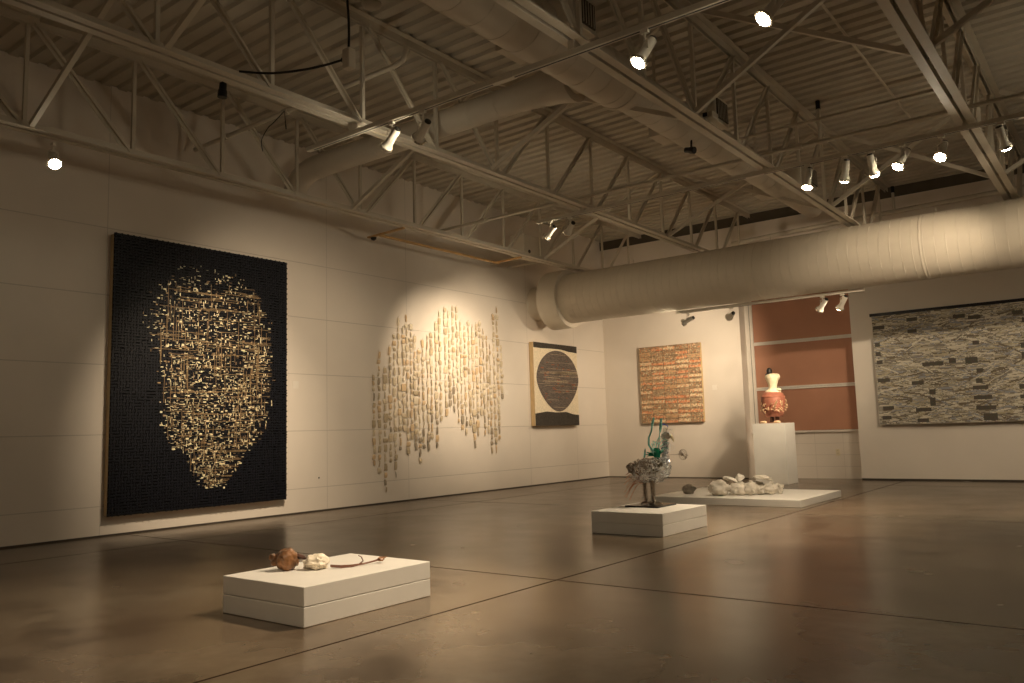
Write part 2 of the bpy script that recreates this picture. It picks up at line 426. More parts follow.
XDU, ZDU2 = 5.72, 4.86
d = thing('ceiling_duct', (XDU, 6, ZDU2), 'long cream round duct running up the room inside the joist depth, stepping down in size', 'air duct')
ring_duct('duct_section', (XDU, Y0, ZDU2), (XDU, 7.55, ZDU2), .28, .32, M['duct'], d, .004)
ring_duct('duct_section', (XDU, 7.65, ZDU2), (XDU, 10.9, ZDU2), .235, .32, M['duct'], d, .004)
ring_duct('duct_section', (XDU, 11.0, ZDU2), (XDU, 14.2, ZDU2), .195, .32, M['duct'], d, .004)
m = MB(); m.lathe((XDU, 7.5, ZDU2), (0,1,0), [(0, .285), (.05, .285), (.17, .24), (.22, .24)], 40); m.build('reducer', M['duct'], d, smooth=True)
m = MB(); m.lathe((XDU, 10.85, ZDU2), (0,1,0), [(0, .24), (.05, .24), (.17, .20), (.22, .20)], 40); m.build('reducer', M['duct'], d, smooth=True)
for yv in (2.5, 5.95, 9.08, 12.62):
    m = MB(); m.box((5.26, yv, 4.80), (6.17, yv+.40, 5.12)); o = m.build('register_boot', M['duct'], d, bevel=.006)
    for sx in (5.245, 6.17):
        m = MB(); m.box((sx, yv+.04, 4.84), (sx+.015, yv+.36, 5.08)); 
        g = m.build('register_grille', M['grille'], o)
        m = MB()
        for k in range(7): m.box((sx-.004, yv+.06+k*.045, 4.85), (sx+.02, yv+.066+k*.045, 5.07))
        m.build('grille_blades', M['duct'], o)
for yv in (2.9, 5.2, 8.4, 11.6):
    m = MB(); m.box((XDU-.02, yv, ZDU2+.15), (XDU+.02, yv+.003, ZD+.0)); m.build('strap_hanger', M['steel'], d)
d = thing('branch_duct', (2.8, 7.05, 4.84), 'cream round branch duct leading from the long ceiling duct to the left wall', 'air duct')
ring_duct('duct_pipe', (1.25, 7.06, 4.84), (5.55, 7.06, 4.84), .158, .40, M['duct'], d, .003)
m = MB(); m.lathe((4.7, 7.06, 4.84), (1,0,0), [(0, .16), (.1, .165), (.5, .20), (.75, .25)], 32); m.build('flared_collar', M['duct'], d, smooth=True)
m = MB(); m.tube([(1.3, 7.06, 4.84), (1.1, 7.06, 4.83), (.92, 7.07, 4.80), (.75, 7.09, 4.72), (.66, 7.1, 4.62), (.6, 7.1, 4.5)], .162, 20); m.build('elbow', M['duct'], d, smooth=True)

# ------------------------------------------------------------------ pipes, conduits, boxes
def pipe(pts, r, label, m='steel', cat='pipe', name='ceiling_pipe', couplings=()):
    mb = MB(); mb.tube(pts, r, 12)
    for c in couplings:
        mb.lathe(V(c)-V((.05,0,0)), (1,0,0), [(0, r+.001), (0, r+.014), (.1, r+.014), (.1, r+.001)], 12)
    o = mb.build(name, M[m], None, smooth=True); return tag(o, label, cat, 'ceiling pipes')
pipe([(.95, 9.80, 4.47), (11.2, 9.80, 4.47)], .024, 'thin cream pipe crossing the joists just above the second lighting track', couplings=[(1.9, 9.80, 4.47), (6.9, 9.8, 4.47)])
pipe([(6.5, 9.05, 4.47), (8.7, 9.05, 4.47)], .018, 'short cream conduit spanning from the duct joist to the right joist')
pipe([(.25, 5.78, 4.97), (4.05, 5.78, 4.97), (4.16, 5.78, 4.99), (4.21, 5.78, 5.06), (4.21, 5.78, 5.2)], .028, 'cream pipe with an upturned elbow crossing above the big black artwork', couplings=[(.95, 5.78, 4.97), (2.2, 5.78, 4.97)])
pipe([(3.4, 16.25, 4.93), (5.6, 16.25, 5.0), (9.2, 16.25, 5.06), (13, 16.25, 5.1)], .045, 'cream pipe along the top of the back wall above the fat duct')
pipe([(7.64, 7.6, 5.52), (7.64, 12.9, 5.52)], .014, 'thin conduit fixed under the metal deck on the right')
m = MB(); m.lathe((7.80, 7.5, 5.57), (0,0,-1), [(0, .14), (.02, .14), (.04, .09), (.05, .03)], 20); tag(m.build('ceiling_disc', M['deck'], None, smooth=True), 'small round cream disc on the deck beside the thin conduit', 'ceiling fitting')
m = MB(); m.lathe((4.16, 5.35, 5.44), (0,0,-1), [(0, .10), (.02, .10), (.05, .06)], 20); m.tube([(4.16,5.35,5.42),(4.16,5.35,ZD)], .01, 6); tag(m.build('ceiling_disc', M['deck'], None, smooth=True), 'small round cream disc near the top of the second joist', 'ceiling fitting')
# post pipes with black tips
for (x, yv, z0, z1, lab) in ((6.75, 11.3, 4.95, 5.57, 'cream drop pipe with a black joint hanging beside the duct joist'), (6.6, 16.25, 5.0, 5.50, 'short cream riser pipe with black top standing on the back pipe')):
    t = thing('riser_pipe', (x, yv, z0), lab, 'pipe')
    m = MB(); m.tube([(x, yv, z0), (x, yv, z1-.12)], .026, 12); m.build('pipe_tube', M['steel'], t, smooth=True)
    m = MB(); m.tube([(x, yv, z1-.12), (x, yv, z1)], .032, 12); m.build('black_joint', M['cable'], t, smooth=True)
# speaker box above the first joist
t = thing('wall_box', (.78, 12.6, 4.44), 'cream metal box sitting behind the leftmost joist near the far end', 'metal box')
m = single_box((.60, 12.15, 4.45), (.96, 13.02, 4.86)); m.build('box_body', M['duct_low'], t, bevel=.03)
m = MB(); m.lathe((.965, 12.30, 4.52), (1,0,0), [(0, .035), (.01, .035)], 14); m.build('box_port', M['cable'], t)
for yq in (12.3, 12.85):
    m = MB(); m.box((.002, yq, 4.42), (.9, yq+.04, 4.45)); m.build('bracket', M['steel'], t)
# ochre bar under the first joist
t = thing('ochre_bar', (.75, 10.3, 4.28), 'thin ochre wooden bar with two short crosspieces hung below the leftmost joist', 'wooden bar')
m = single_box((.50, 8.85, 4.285), (.55, 11.92, 4.315)); m.build('long_bar', M['orange'], t, bevel=.003)
for (a, b) in (((.20, 8.90), (1.06, 8.86)), ((.40, 11.92), (1.08, 11.88))):
    m = MB(); m.bar((a[0], a[1], 4.327), (b[0], b[1], 4.327), .045, .026); m.build('crosspiece', M['orange'], t)
m = MB(); m.blob((.30, 8.92, 4.31), (.055, .045, .05), 2, .2, 3, 3); m.build('black_clamp', M['cable'], t, smooth=True)
# hanging junction box with black cables
t = thing('junction_box', (4.72, 4.56, 4.38), 'small grey junction box hanging on a black cable above the left lights', 'electrical box')
m = single_box((4.67, 4.52, 4.30), (4.76, 4.60, 4.48)); m.build('box_body', M['steel'], t, bevel=.008)
m = MB(); m.tube(sm([(4.715, 4.56, 4.48), (4.73, 4.55, 4.7), (4.76, 4.50, 5.1), (4.80, 4.5, ZD-.01)]), .011, 8); m.build('drop_cable', M['cable'], t, smooth=True)
m = MB(); m.tube(sm([(4.66, 4.55, 4.40), (4.5, 4.47, 4.37), (4.3, 4.36, 4.345), (4.05, 4.22, 4.345), (3.80, 4.08, 4.39)]), .011, 8); m.build('side_cable', M['cable'], t, smooth=True)
m = MB(); m.lathe((4.672, 4.56, 4.40), (-1,0,0), [(0, .028), (.03, .028)], 12); m.build('cable_gland', M['cable'], t)
m = MB(); m.tube(sm([(2.25, 5.72, 4.945), (2.05, 5.72, 4.86), (1.9, 5.74, 4.83), (1.75, 5.76, 4.72), (1.72, 5.8, 4.60)]), .006, 6)
m.tube(sm([(2.25, 5.72, 4.945), (2.29, 5.7, 4.85), (2.31, 5.7, 4.70)]), .006, 6)
tag(m.build('loose_cable', M['cable'], None, smooth=True), 'loose dark cable dangling from the pipe behind the leftmost joist', 'cable')
# black unlit spot heads and camera
def dark_spot(x, y, z, aim, label):
    t = thing('black_fixture', (x, y, z), label, 'ceiling fixture')
    dr = (V(aim)-V((x, y, z))).normalized()
    m = MB(); m.lathe(V((x, y, z))-dr*.1, dr, [(0, .015), (.01, .034), (.07, .036), (.09, .044), (.15, .044)], 16); m.build('fixture_body', M['cable'], t, smooth=True)
    m = MB(); m.tube([(x, y, z+.03), (x+.01, y, z+.14)], .012, 8); m.build('fixture_stem', M['cable'], t)
dark_spot(3.27, 4.25, 4.40, (3.24, 4.2, 3.5), 'small black fixture hanging from the second joist')
dark_spot(5.80, 9.15, 4.52, (6.5, 9.0, 4.3), 'small black fixture hanging below the long ceiling duct')
t = thing('sensor_box', (6.49, 8.14, 4.43), 'small grey box resting on the duct joist chord', 'electrical box')
m = single_box((6.42, 8.06, 4.43), (6.56, 8.22, 4.50)); m.build('box_body', M['steel'], t, bevel=.01)
m = single_box((6.44, 8.045, 4.445), (6.50, 8.06, 4.485)); m.build('box_face', M['cable'], t)

# ------------------------------------------------------------------ lighting tracks
def track(x0, x1, y, z, label, n_joints=()):
    t = thing('lighting_track', ((x0+x1)/2, y, z), label, 'lighting track', 'ceiling lighting tracks')
    m = single_box((x0, y-.028, z-.02), (x1, y+.028, z+.028)); m.build('track_rail', M['track'], t)
    for a, b in zip((x0+.1,)+tuple(j+.12 for j in n_joints), tuple(j-.12 for j in n_joints)+(x1-.1,)):
        m = single_box((a, y-.008, z-.0225), (b, y+.008, z-.0195)); m.build('track_slot', M['slot'], t)
    for j in n_joints:
        m = single_box((j-.12, y-.031, z-.024), (j+.12, y+.031, z+.03)); m.build('track_coupler', M['track'], t)
    for jx in JX:
        if x0 < jx < x1 and z > 4:
            m = single_box((jx-.03, y-.035, z+.028), (jx+.03, y+.035, 4.345)); m.build('track_clip', M['steel'], t)
    return t
TY1, TZ1, TY2, TZ2, TY3, TZ3 = 5.50, 4.235, 9.93, 4.285, 13.85, 3.235
track(2.97, 11.6, TY1, TZ1, 'long ceiling lighting track nearest the viewer, hung below the joists', (5.7, 9.0))
track(2.87, 12.2, TY2, TZ2, 'long ceiling lighting track further back, crossing in front of the fat duct', (6.3, 9.3))
track(3.20, 6.55, TY3, TZ3, 'short lighting track directly beneath the fat horizontal duct', ())
for xx in (3.5, 6.3):
    pass

LC = (1.0, .785, .54)
def spot(mx, my, mz, aim, power, label, ang=42, blend=.6, drop=.17, group='track spotlights', name='track_spotlight', on=True, light=True):
    t = thing(name, (mx, my, mz-.02), label, 'spotlight', group)
    head = V((mx, my, mz-drop-.02)); dr = (V(aim)-head).normalized()
    m = MB(); m.box((mx-.035, my-.018, mz-.05), (mx+.035, my+.018, mz-.022)); m.build('track_adapter', M['head'], t, bevel=.004)
    side = dr.cross(V((0,0,1))); side = side.normalized() if side.length > .05 else V((1,0,0))
    m = MB()
    m.tube([(mx, my, mz-.05), head+V((0,0,.075))], .009, 8)
    m.tube([head+side*.05, head+side*.05+V((0,0,.07)), head+V((0,0,.078)), head-side*.05+V((0,0,.07)), head-side*.05], .006, 6)
    m.build('yoke', M['head'], t, smooth=True)
    b = head-dr*.12
    m = MB(); m.lathe(b, dr, [(0, .030), (.012, .040), (.17, .042), (.20, .050), (.225, .062)], 20); m.build('lamp_can', M['head'], t, smooth=True)
    m = MB(); m.lathe(b-dr*.012, dr, [(0, .020), (.004, .032), (.02, .034)], 16); m.build('rear_cap', M['capdark'], t, smooth=True)
    m = MB(); m.lathe(b+dr*.225, dr, [(0, .060), (0, .072), (.022, .072), (.022, .058), (.004, .056)], 24); m.build('trim_ring', M['chrome'], t, smooth=True)
    m = MB(); m.lathe(b+dr*.222, dr, [(0, .056), (.026, .055), (.040, .044), (.048, .026), (.051, .010), (.052, 0.0005)], 20); m.build('lamp_lens', M['bulb'], t, smooth=True)
    if light:
        L = bpy.data.lights.new('spot_beam', 'SPOT'); L.energy = power; L.color = LC; L.spot_size = radians(ang); L.spot_blend = blend; L.shadow_soft_size = .045
        o = bpy.data.objects.new('spot_beam', L); COL.objects.link(o)
        o.parent = t; pos = b+dr*.286; o.location = pos-t.location
        o.rotation_euler = dr.to_track_quat('-Z', 'Y').to_euler()
    return t
PW = 1.0
# first track
spot(4.27, TY1, TZ1, (0, 6.3, 1.3), 240*PW, 'bright white track spotlight left one of the pair aimed at the black artwork', 50, 1)
spot(4.70, TY1, TZ1, (0, 7.3, 1.7), 150*PW, 'white track spotlight right one of the pair aimed at the black artwork', 64, 1, drop=.2)
spot(7.11, TY1, TZ1, (5.55, 3.65, .3), 230*PW, 'glowing track spotlight below the long duct aimed toward the viewer', 60, 1)
spot(8.13, TY1, TZ1, (5.6, 3.5, .3), 70*PW, 'brightest glaring spotlight at the top edge of the photo', 60, 1)
# under the first joist
spot(.98, 3.70, ZB, (5.0, 3.0, .0), 28*PW, 'glowing spotlight clipped under the leftmost joist above the wall', 70, 1, group=None)
# second track
spot(3.10, TY2, TZ2, (0, 10.9, 2.2), 185*PW, 'bright spotlight at the left end of the second track', 58, 1)
spot(3.46, TY2, TZ2, (0, 12.1, 2.3), 185*PW, 'spotlight second from the left end of the second track', 58, 1)
spot(6.96, TY2, TZ2, (6.4, 9.2, .0), 170*PW, 'spotlight pointing straight down just right of the duct joist', 64, 1)
spot(7.40, TY2, TZ2, (6.2, 11.6, .0), 190*PW, 'spotlight with black rear cap aimed away beyond the wire bird', 52, 1)
spot(7.70, TY2, TZ2, (8.0, 11.6, .0), 110*PW, 'spotlight with black rear cap and bright ring right of its twin', 50, 1)
spot(8.03, TY2, TZ2, (6.2, 8.3, .5), 110*PW, 'spotlight with small glowing lens third from the right joist', 50, 1)
spot(8.44, TY2, TZ2, (7.6, 7.0, .0), 40*PW, 'spotlight with larger glowing lens just left of the right joist', 60, 1)
spot(9.02, TY2, TZ2, (9.7, 12.0, .4), 60*PW, 'spotlight at the far right edge of the photo beyond the right joist', 60, 1)
# third track
spot(3.44, TY3, TZ3, (.2, 14.5, 2.1), 60*PW, 'small spotlight at the left end of the track under the fat duct', 80, 1, drop=.14)
spot(4.27, TY3, TZ3, (1.9, 16.5, 2.5), 135*PW, 'small spotlight under the fat duct above the mosaic panel', 80, 1, drop=.14)
spot(5.88, TY3, TZ3, (4.3, 14.9, 1.5), 75*PW, 'left one of two small spotlights before the terracotta window', 50, 1, drop=.14)
spot(6.20, TY3, TZ3, (4.6, 14.9, 1.0), 75*PW, 'right one of two small spotlights before the terracotta window', 60, 1, drop=.14)
# the second track carries on beyond the right edge of the photo
spot(9.9, TY2, TZ2, (4.7, 16.5, 3.0), 215*PW, 'spotlight on the second track just beyond the right edge, aimed at the terracotta window', 38, 1)
spot(10.8, TY2, TZ2, (7.4, 16.5, 1.7), 125*PW, 'spotlight on the second track well beyond the right edge of the photo', 50, 1)
track(9.9, 12.4, TY3, TZ3, 'added short lighting track under the fat duct beyond the right edge of the photo', ())  # unseen track, added to carry the fill lamp for the cloth
spot(10.3, TY3, TZ3, (7.6, 16.5, 1.2), 30*PW, 'added fill spotlight under the fat duct beyond the right edge, aimed at the cloth hanging', 70, 1, drop=.14)  # unseen fill lamp, added to brighten the cloth hanging
track(6.2, 12.0, .9, TZ1, 'added unseen lighting track above and behind the viewer', ())  # unseen track, added only to hold the plinth's fill lamp
spot(8.6, .9, TZ1, (5.7, 3.4, .2), 62*PW, 'added unseen fill spotlight on the track above the viewer', 64, 1)  # added fill lamp, lifts the front face of the near plinth

# ------------------------------------------------------------------ large black artwork
t = thing('woven_artwork', (.05, 6.16, .23), 'very large black woven panel with a golden head-shaped field of flecks', 'artwork')
ya, yb_, za, zb = 4.80, 7.36, .24, 3.69
m = single_box((.004, ya+.01, za+.01), (.105, yb_-.01, zb-.01)); m.build('stretcher', M['canvas_edge'], t)
m = single_box((.105, ya, za), (.118, yb_, zb)); m.build('backing_cloth', M['black_b'], t)
rnd = random.Random(11)
m = MB()
NR, NC = 92, 68
dy, dz = (yb_-ya)/NC, (zb-za)/NR
for r in range(NR):
    for c in range(NC):
        y0 = ya+c*dy; z0 = za+r*dz; h = .124+rnd.random()*.006
        if (r+c) % 2 == 0 or rnd.random() < .15:
            j = rnd.uniform(-.003, .003)
            m.box((.117, y0-.004, z0+.010+j), (h, y0+dy+.004, z0+dz-.008+j))
        else:
            j = rnd.uniform(-.003, .003)
            m.box((.117, y0+.009+j, z0-.004), (h, y0+dy-.009+j, z0+dz+.004))
m.build('woven_strips', M['black_w'], t)
prof = [(.07, .40, .55), (.10, .30, .70), (.14, .26, .78), (.20, .20, .84), (.30, .17, .88), (.42, .20, .90), (.52, .24, .89), (.60, .26, .88), (.70, .26, .86), (.76, .29, .80), (.80, .38, .72), (.86, .40, .68), (.91, .46, .62), (.94, .52, .58)]
def span(v):
    if v < prof[0][0] or v > prof[-1][0]: return None
    for a, b in zip(prof, prof[1:]):
        if a[0] <= v <= b[0]:
            k = (v-a[0])/(b[0]-a[0]); return a[1]+k*(b[1]-a[1]), a[2]+k*(b[2]-a[2])
def inside(u, v):
    s = span(v)
    if not s: return 0
    e = min(u-s[0], s[1]-u)
    return 0 if e < -.03 else min(1, (e+.03)/.10)
g1, g2 = MB(), MB()
W, H = yb_-ya, zb-za
for r in range(NR):
    for c in range(NC):
        u = (c+.5)/NC; v = 1-(r+.5)/NR
        k = inside(u, v)
        if k <= 0: continue
        nz = noise.noise(V((u*7, v*9, 3.3)))*.5+.5
        lo = .35+.75*min(1, max(0, (v-.10)/.45)) 
        pr = k*lo*(.25+.95*nz)
        y0 = ya+c*dy; z0 = za+r*dz
        for q in range(3):
            if rnd.random() < pr*.50:
                big = rnd.random() < .10
                x = .1315+rnd.random()*.004
                if rnd.random() < .55:
                    w_, h_ = rnd.uniform(.012, .045), rnd.uniform(.003, .008)
                else:
                    w_, h_ = rnd.uniform(.003, .007), rnd.uniform(.012, .045)
                if big: w_, h_ = rnd.uniform(.02, .04), rnd.uniform(.012, .024)
                yy = y0+rnd.random()*dy; zz = z0+rnd.random()*dz
                (g1 if rnd.random() < .62 else g2).add([(x,yy-w_/2,zz-h_/2),(x+.002,yy+w_/2,zz-h_/2+rnd.uniform(-.003,.003)),(x+.001,yy+w_/2,zz+h_/2),(x,yy-w_/2,zz+h_/2+rnd.uniform(-.003,.003)),
                      (.122,yy-w_/2,zz-h_/2),(.122,yy+w_/2,zz-h_/2),(.122,yy+w_/2,zz+h_/2),(.122,yy-w_/2,zz+h_/2)],
                      [(0,1,2,3),(0,4,5,1),(1,5,6,2),(2,6,7,3),(3,7,4,0)])
for _ in range(270):
    v = rnd.uniform(.14, .92); s = span(v)
    if rnd.random() < .55:
        a = rnd.uniform(s[0], s[1]-.05); b = min(s[1], a+rnd.uniform(.05, .35)); z = zb-v*H
        g2.bar((.133, ya+a*W, z), (.133, ya+b*W, z+rnd.uniform(-.012, .012)), .004, .006)
    else:
        u = rnd.uniform(.22, .86); v2 = min(.93, v+rnd.uniform(.03, .16))
        if inside(u, v) > .3 and inside(u, v2) > .3:
            g2.bar((.134, ya+u*W, zb-v*H), (.134, ya+u*W+rnd.uniform(-.01, .01), zb-v2*H), .006, .004)
g1.build('gold_flecks', M['gold'], t); g2.build('bronze_threads', M['gold2'], t)

# ------------------------------------------------------------------ strands of chips on the left wall
STR = [(9.15,2.1,.62),(9.27,2.49,.47),(9.4,2.23,.19),(9.52,2.59,.6),(9.63,2.8,.4),(9.74,3.1,.81),(9.84,2.94,1.09),(9.93,3.17,.75),(10.03,3.02,1.02),(10.12,2.82,.81),(10.22,2.58,.59),(10.32,2.76,.84),(10.44,2.84,.8),(10.53,2.9,1.04),(10.66,3.1,.88),(10.77,3.31,1.28),(10.91,3.4,1.44),(11.02,3.35,1.51),(11.13,3.44,1.5),(11.24,3.45,1.35),(11.34,3.18,1.19),(11.45,3.11,1.06),(11.57,3.2,1.16),(11.68,3.13,.79),(11.79,3.18,1.01),(11.9,3.23,1.4),(11.99,3.08,1.04),(12.1,2.97,1.0),(12.19,2.8,.74),(12.31,3.41,.68),(12.43,3.56,.92),(12.54,2.82,1.7)]
ORD = 'first second third fourth fifth sixth seventh eighth ninth tenth eleventh twelfth thirteenth fourteenth fifteenth sixteenth'.split()
ns_ = len(STR)
for i, (yy, zt, zl) in enumerate(STR):
    if i == 0: lab = 'leftmost strand of small pale chips in the wall hanging'
    elif i == ns_-1: lab = 'rightmost strand of small pale chips in the wall hanging'
    elif i < 16: lab = '%s strand of pale chips counted from the left in the wall hanging' % ORD[i]
    else: lab = '%s strand of pale chips counted from the right in the wall hanging' % ORD[ns_-1-i]
    t = thing('chip_strand', (.02, yy, zl), lab, 'strand of chips', 'strands of pale chips hung on the left wall')
    m = MB(); m.tube([(.014, yy, zt+.02), (.014, yy, zl)], .0013, 5); m.build('thread', M['thread'], t)
    m = MB(); m.tube([(.001, yy, zt+.02), (.028, yy, zt+.02)], .003, 6); m.build('wall_pin', M['thread'], t)
    z = zt
    while z > zl:
        h = rnd.uniform(.055, .145); wd = rnd.uniform(.022, .043)*(.5 if rnd.random() < .22 else 1)
        if rnd.random() < .06: wd *= 1.5
        if z-h < zl-.05: break
        sk = rnd.uniform(-.010, .010); yc = yy+rnd.uniform(-.010, .010); xo = .012+rnd.random()*.012; tw = rnd.uniform(-.006, .006)
        vs = []
        ks = 4
        for q in range(ks+1):
            tq = q/ks; ww = wd*(1-.25*abs(tq-.5)*2*rnd.random())*rnd.uniform(.88, 1.05)
            for sx in (-1, 1):
                for dx in (0, .006):
                    vs.append((xo+dx+sin(tq*pi)*.006+sx*tw, yc+sx*ww+sk*(tq-.5)*2, z-h*tq+rnd.uniform(-.004, .004)))
        fs = []
        for q in range(ks):
            a = q*4; b = a+4
            fs += [(a+1, b+1, b+3, a+3), (a, a+2, b+2, b), (a, b, b+1, a+1), (a+2, a+3, b+3, b+2)]
        fs += [(0, 1, 3, 2), (ks*4, ks*4+2, ks*4+3, ks*4+1)]
        m = MB(); m.add(vs, fs)
        edge = (z-zl) < .55 or i < 4
        mm = rnd.choice([CHIPM[2], CHIPM[2], CHIPM[3], CHIPM[4], CHIPM[0]] if edge else [CHIPM[0], CHIPM[0], CHIPM[1], CHIPM[1], CHIPM[2], CHIPM[4]])
        m.build('chip', mm, t)
        z -= h+rnd.uniform(.014, .042)

# ------------------------------------------------------------------ oval picture
t = thing('oval_painting', (.06, 14.3, 1.22), 'upright cream picture of a dark striped oval between charcoal bands', 'picture')
pa, pb, pz0, pz1 = 13.50, 15.13, 1.215, 2.95
m = single_box((.004, pa, pz0), (.11, pb, pz1)); m.build('wooden_panel', M['wood_edge'], t, bevel=.004)
m = single_box((.11, pa, pz0), (.116, pb, pz1)); m.build('cream_ground', M['cream_ground'], t)
def poly_plate(mb, pts, x0, x1, mi=0):
    n = len(pts); vs = [(x0, a, b) for a, b in pts]+[(x1, a, b) for a, b in pts]
    mb.add(vs, [tuple(range(n))[::-1], tuple(range(n, 2*n))]+[(i, (i+1)%n, n+(i+1)%n, n+i) for i in range(n)], mi)
U = lambda u: pa+u*(pb-pa); VV = lambda v: pz1-v*(pz1-pz0)
m = MB(); poly_plate(m, [(U(0), VV(0)), (U(1), VV(0)), (U(1), VV(.085)), (U(.8), VV(.078)), (U(.62), VV(.06)), (U(.35), VV(.062)), (U(.15), VV(.068)), (U(0), VV(.065))], .116, .120); m.build('top_band', M['charcoal'], t)
m = MB(); poly_plate(m, [(U(0), VV(1)), (U(0), VV(.855)), (U(.25), VV(.83)), (U(.45), VV(.84)), (U(.7), VV(.835)), (U(.85), VV(.862)), (U(1), VV(.872)), (U(1), VV(1))][::-1], .116, .120); m.build('bottom_band', M['charcoal'], t)
def egg(v):   # half width at v 0..1
    return .485*((sin(pi*min(1, v/.80)/2) if v < .40 else 1))*1
pts = []
for k in range(60):
    a = 2*pi*k/60; s_, c_ = sin(a), cos(a)
    hw = .485*(1 if c_ > 0 else 1)
    vv = .455-c_*.375
    taper = 1-.30*max(0, (vv-.42)/.42)**1.3
    pts.append((U(.53+s_*hw*taper), VV(vv)))
m = MB(); poly_plate(m, pts, .116, .124); ov = m
for _ in range(42):
    vv = rnd.uniform(.12, .80) if rnd.random() < .4 else rnd.uniform(.30, .52)
    c_ = (.455-vv)/.375; hw = .485*math.sqrt(max(0, 1-c_*c_))*(1-.30*max(0, (vv-.42)/.42)**1.3)
    a = rnd.uniform(-hw, hw*.2); b = min(hw, a+rnd.uniform(.2, 1.0))
    ov.bar((.1245, U(.53+a), VV(vv)), (.1245, U(.53+b), VV(vv+rnd.uniform(-.006, .006))), .003, rnd.uniform(.003, .008), mi=1)
for _ in range(34):
    vv = rnd.uniform(.2, .75); c_ = (.455-vv)/.375; hw = .44*math.sqrt(max(0, 1-c_*c_))
    a = rnd.uniform(-hw, hw-.1)
    ov.bar((.1245, U(.53+a), VV(vv)), (.1245, U(.53+a+rnd.uniform(.02, .09)), VV(vv)), .003, rnd.uniform(.01, .028), mi=2)
ov.build('dark_oval', [M['egg'], M['eggline'], M['eggred']], t)

# ------------------------------------------------------------------ mosaic picture on the back wall
t = thing('mosaic_picture', (1.73, 16.45, 1.21), 'square panel patched in orange, cream and brown rows on the back wall', 'picture')
qa, qb, qz0, qz1 = .97, 2.47, 1.21, 2.93
m = single_box((qa, 16.42, qz0), (qb, 16.497, qz1)); m.build('wooden_panel', M['wood_edge'], t, bevel=.004)
m = MB(); nx, nz2 = 100, 96
base = {}
for j in range(nz2):
    row = j*16//nz2
    for i in range(nx):
        colb = i*5//nx
        key = (row, colb)
        if key not in base:
            base[key] = rnd.choice(['cream', 'cream', 'rust', 'brown', 'brown', 'tan', 'orange'])
        low = j > nz2*.55
        r = rnd.random(); b0 = base[key]
        inrow = (j*16 % nz2)/nz2
        if j % 6 == 0 or i % 20 == 0: c = (.22, .14, .08) if rnd.random() < .7 else (.55, .4, .25)
        elif j % 6 in (2, 3, 4) and b0 == 'cream': c = (.86, .70, .46) if r < .62 else ((.50, .34, .19) if r < .85 else (.72, .30, .13))
        elif j % 6 in (3, 4, 5) and b0 in ('rust', 'orange'): c = (.72, .235, .10) if r < .42 else ((.82, .48, .26) if r < .74 else ((.86, .70, .46) if r < .84 else (.34, .20, .12)))
        elif b0 == 'tan': c = (.60, .42, .24) if r < .6 else ((.28, .18, .10) if r < .8 else (.74, .36, .18))
        else: c = (.30, .20, .12) if r < .5 else ((.52, .38, .23) if r < .8 else ((.70, .28, .12) if r < .92 else (.86, .72, .48)))
        x0 = qa+(qb-qa)*i/nx; x1 = qa+(qb-qa)*(i+1)/nx; z1_ = qz1-(qz1-qz0)*j/nz2; z0_ = qz1-(qz1-qz0)*(j+1)/nz2
        yf = 16.414-rnd.random()*.004
        m.add([(x0, yf, z0_), (x1, yf, z0_), (x1, yf, z1_), (x0, yf, z1_), (x0, 16.421, z0_), (x1, 16.421, z0_), (x1, 16.421, z1_), (x0, 16.421, z1_)],
              [(0,1,2,3),(0,4,5,1),(1,5,6,2),(2,6,7,3),(3,7,4,0)], 0, c)
m.build('mosaic_face', M['mosaic'], t)

# ------------------------------------------------------------------ grey patched hanging on the right
t = thing('patched_hanging', (7.8, 16.38, 1.04), 'wide grey and cream patched cloth hanging from a black rod on the back wall', 'wall hanging')
ra, rb, rz0, rz1 = 6.02, 9.75, 1.04, 3.10
NXg, NZg = 330, 150
cells = [[None]*NXg for _ in range(NZg)]
pal = [(.45,.41,.33),(.36,.33,.27),(.58,.53,.43),(.28,.25,.20),(.66,.62,.52),(.40,.37,.33),(.50,.42,.28),(.20,.18,.15),(.33,.33,.33)]
wts = [5,4,4,3,2,4,3,1.6,1.6]
for j in range(NZg):
    i = 0
    while i < NXg:
        ln = rnd.randint(1, 9) if rnd.random() < .8 else rnd.randint(8, 20)
        c = rnd.choices(pal, wts)[0]; k = rnd.uniform(.6, 1.15); c = tuple(x*k for x in c)
        for q in range(ln):
            if i+q < NXg: cells[j][i+q] = c
        i += ln
# slanted strips
for _ in range(5200):
    i0 = rnd.randint(0, NXg-1); j0 = rnd.uniform(0, NZg-1); ln = rnd.randint(5, 30); sl = rnd.choice([rnd.uniform(-.5, .5), rnd.uniform(-.16, .16)]); th_ = rnd.choice([1, 1, 2])
    c = rnd.choice([(.62,.58,.48),(.50,.46,.37),(.22,.20,.17),(.27,.28,.31),(.42,.37,.26),(.16,.13,.09),(.34,.31,.25)])
    for q in range(ln):
        for h_ in range(th_):
            jj = int(j0+q*sl+.012*q*q*sl)+h_
            if 0 <= jj < NZg and i0+q < NXg: cells[jj][i0+q] = c
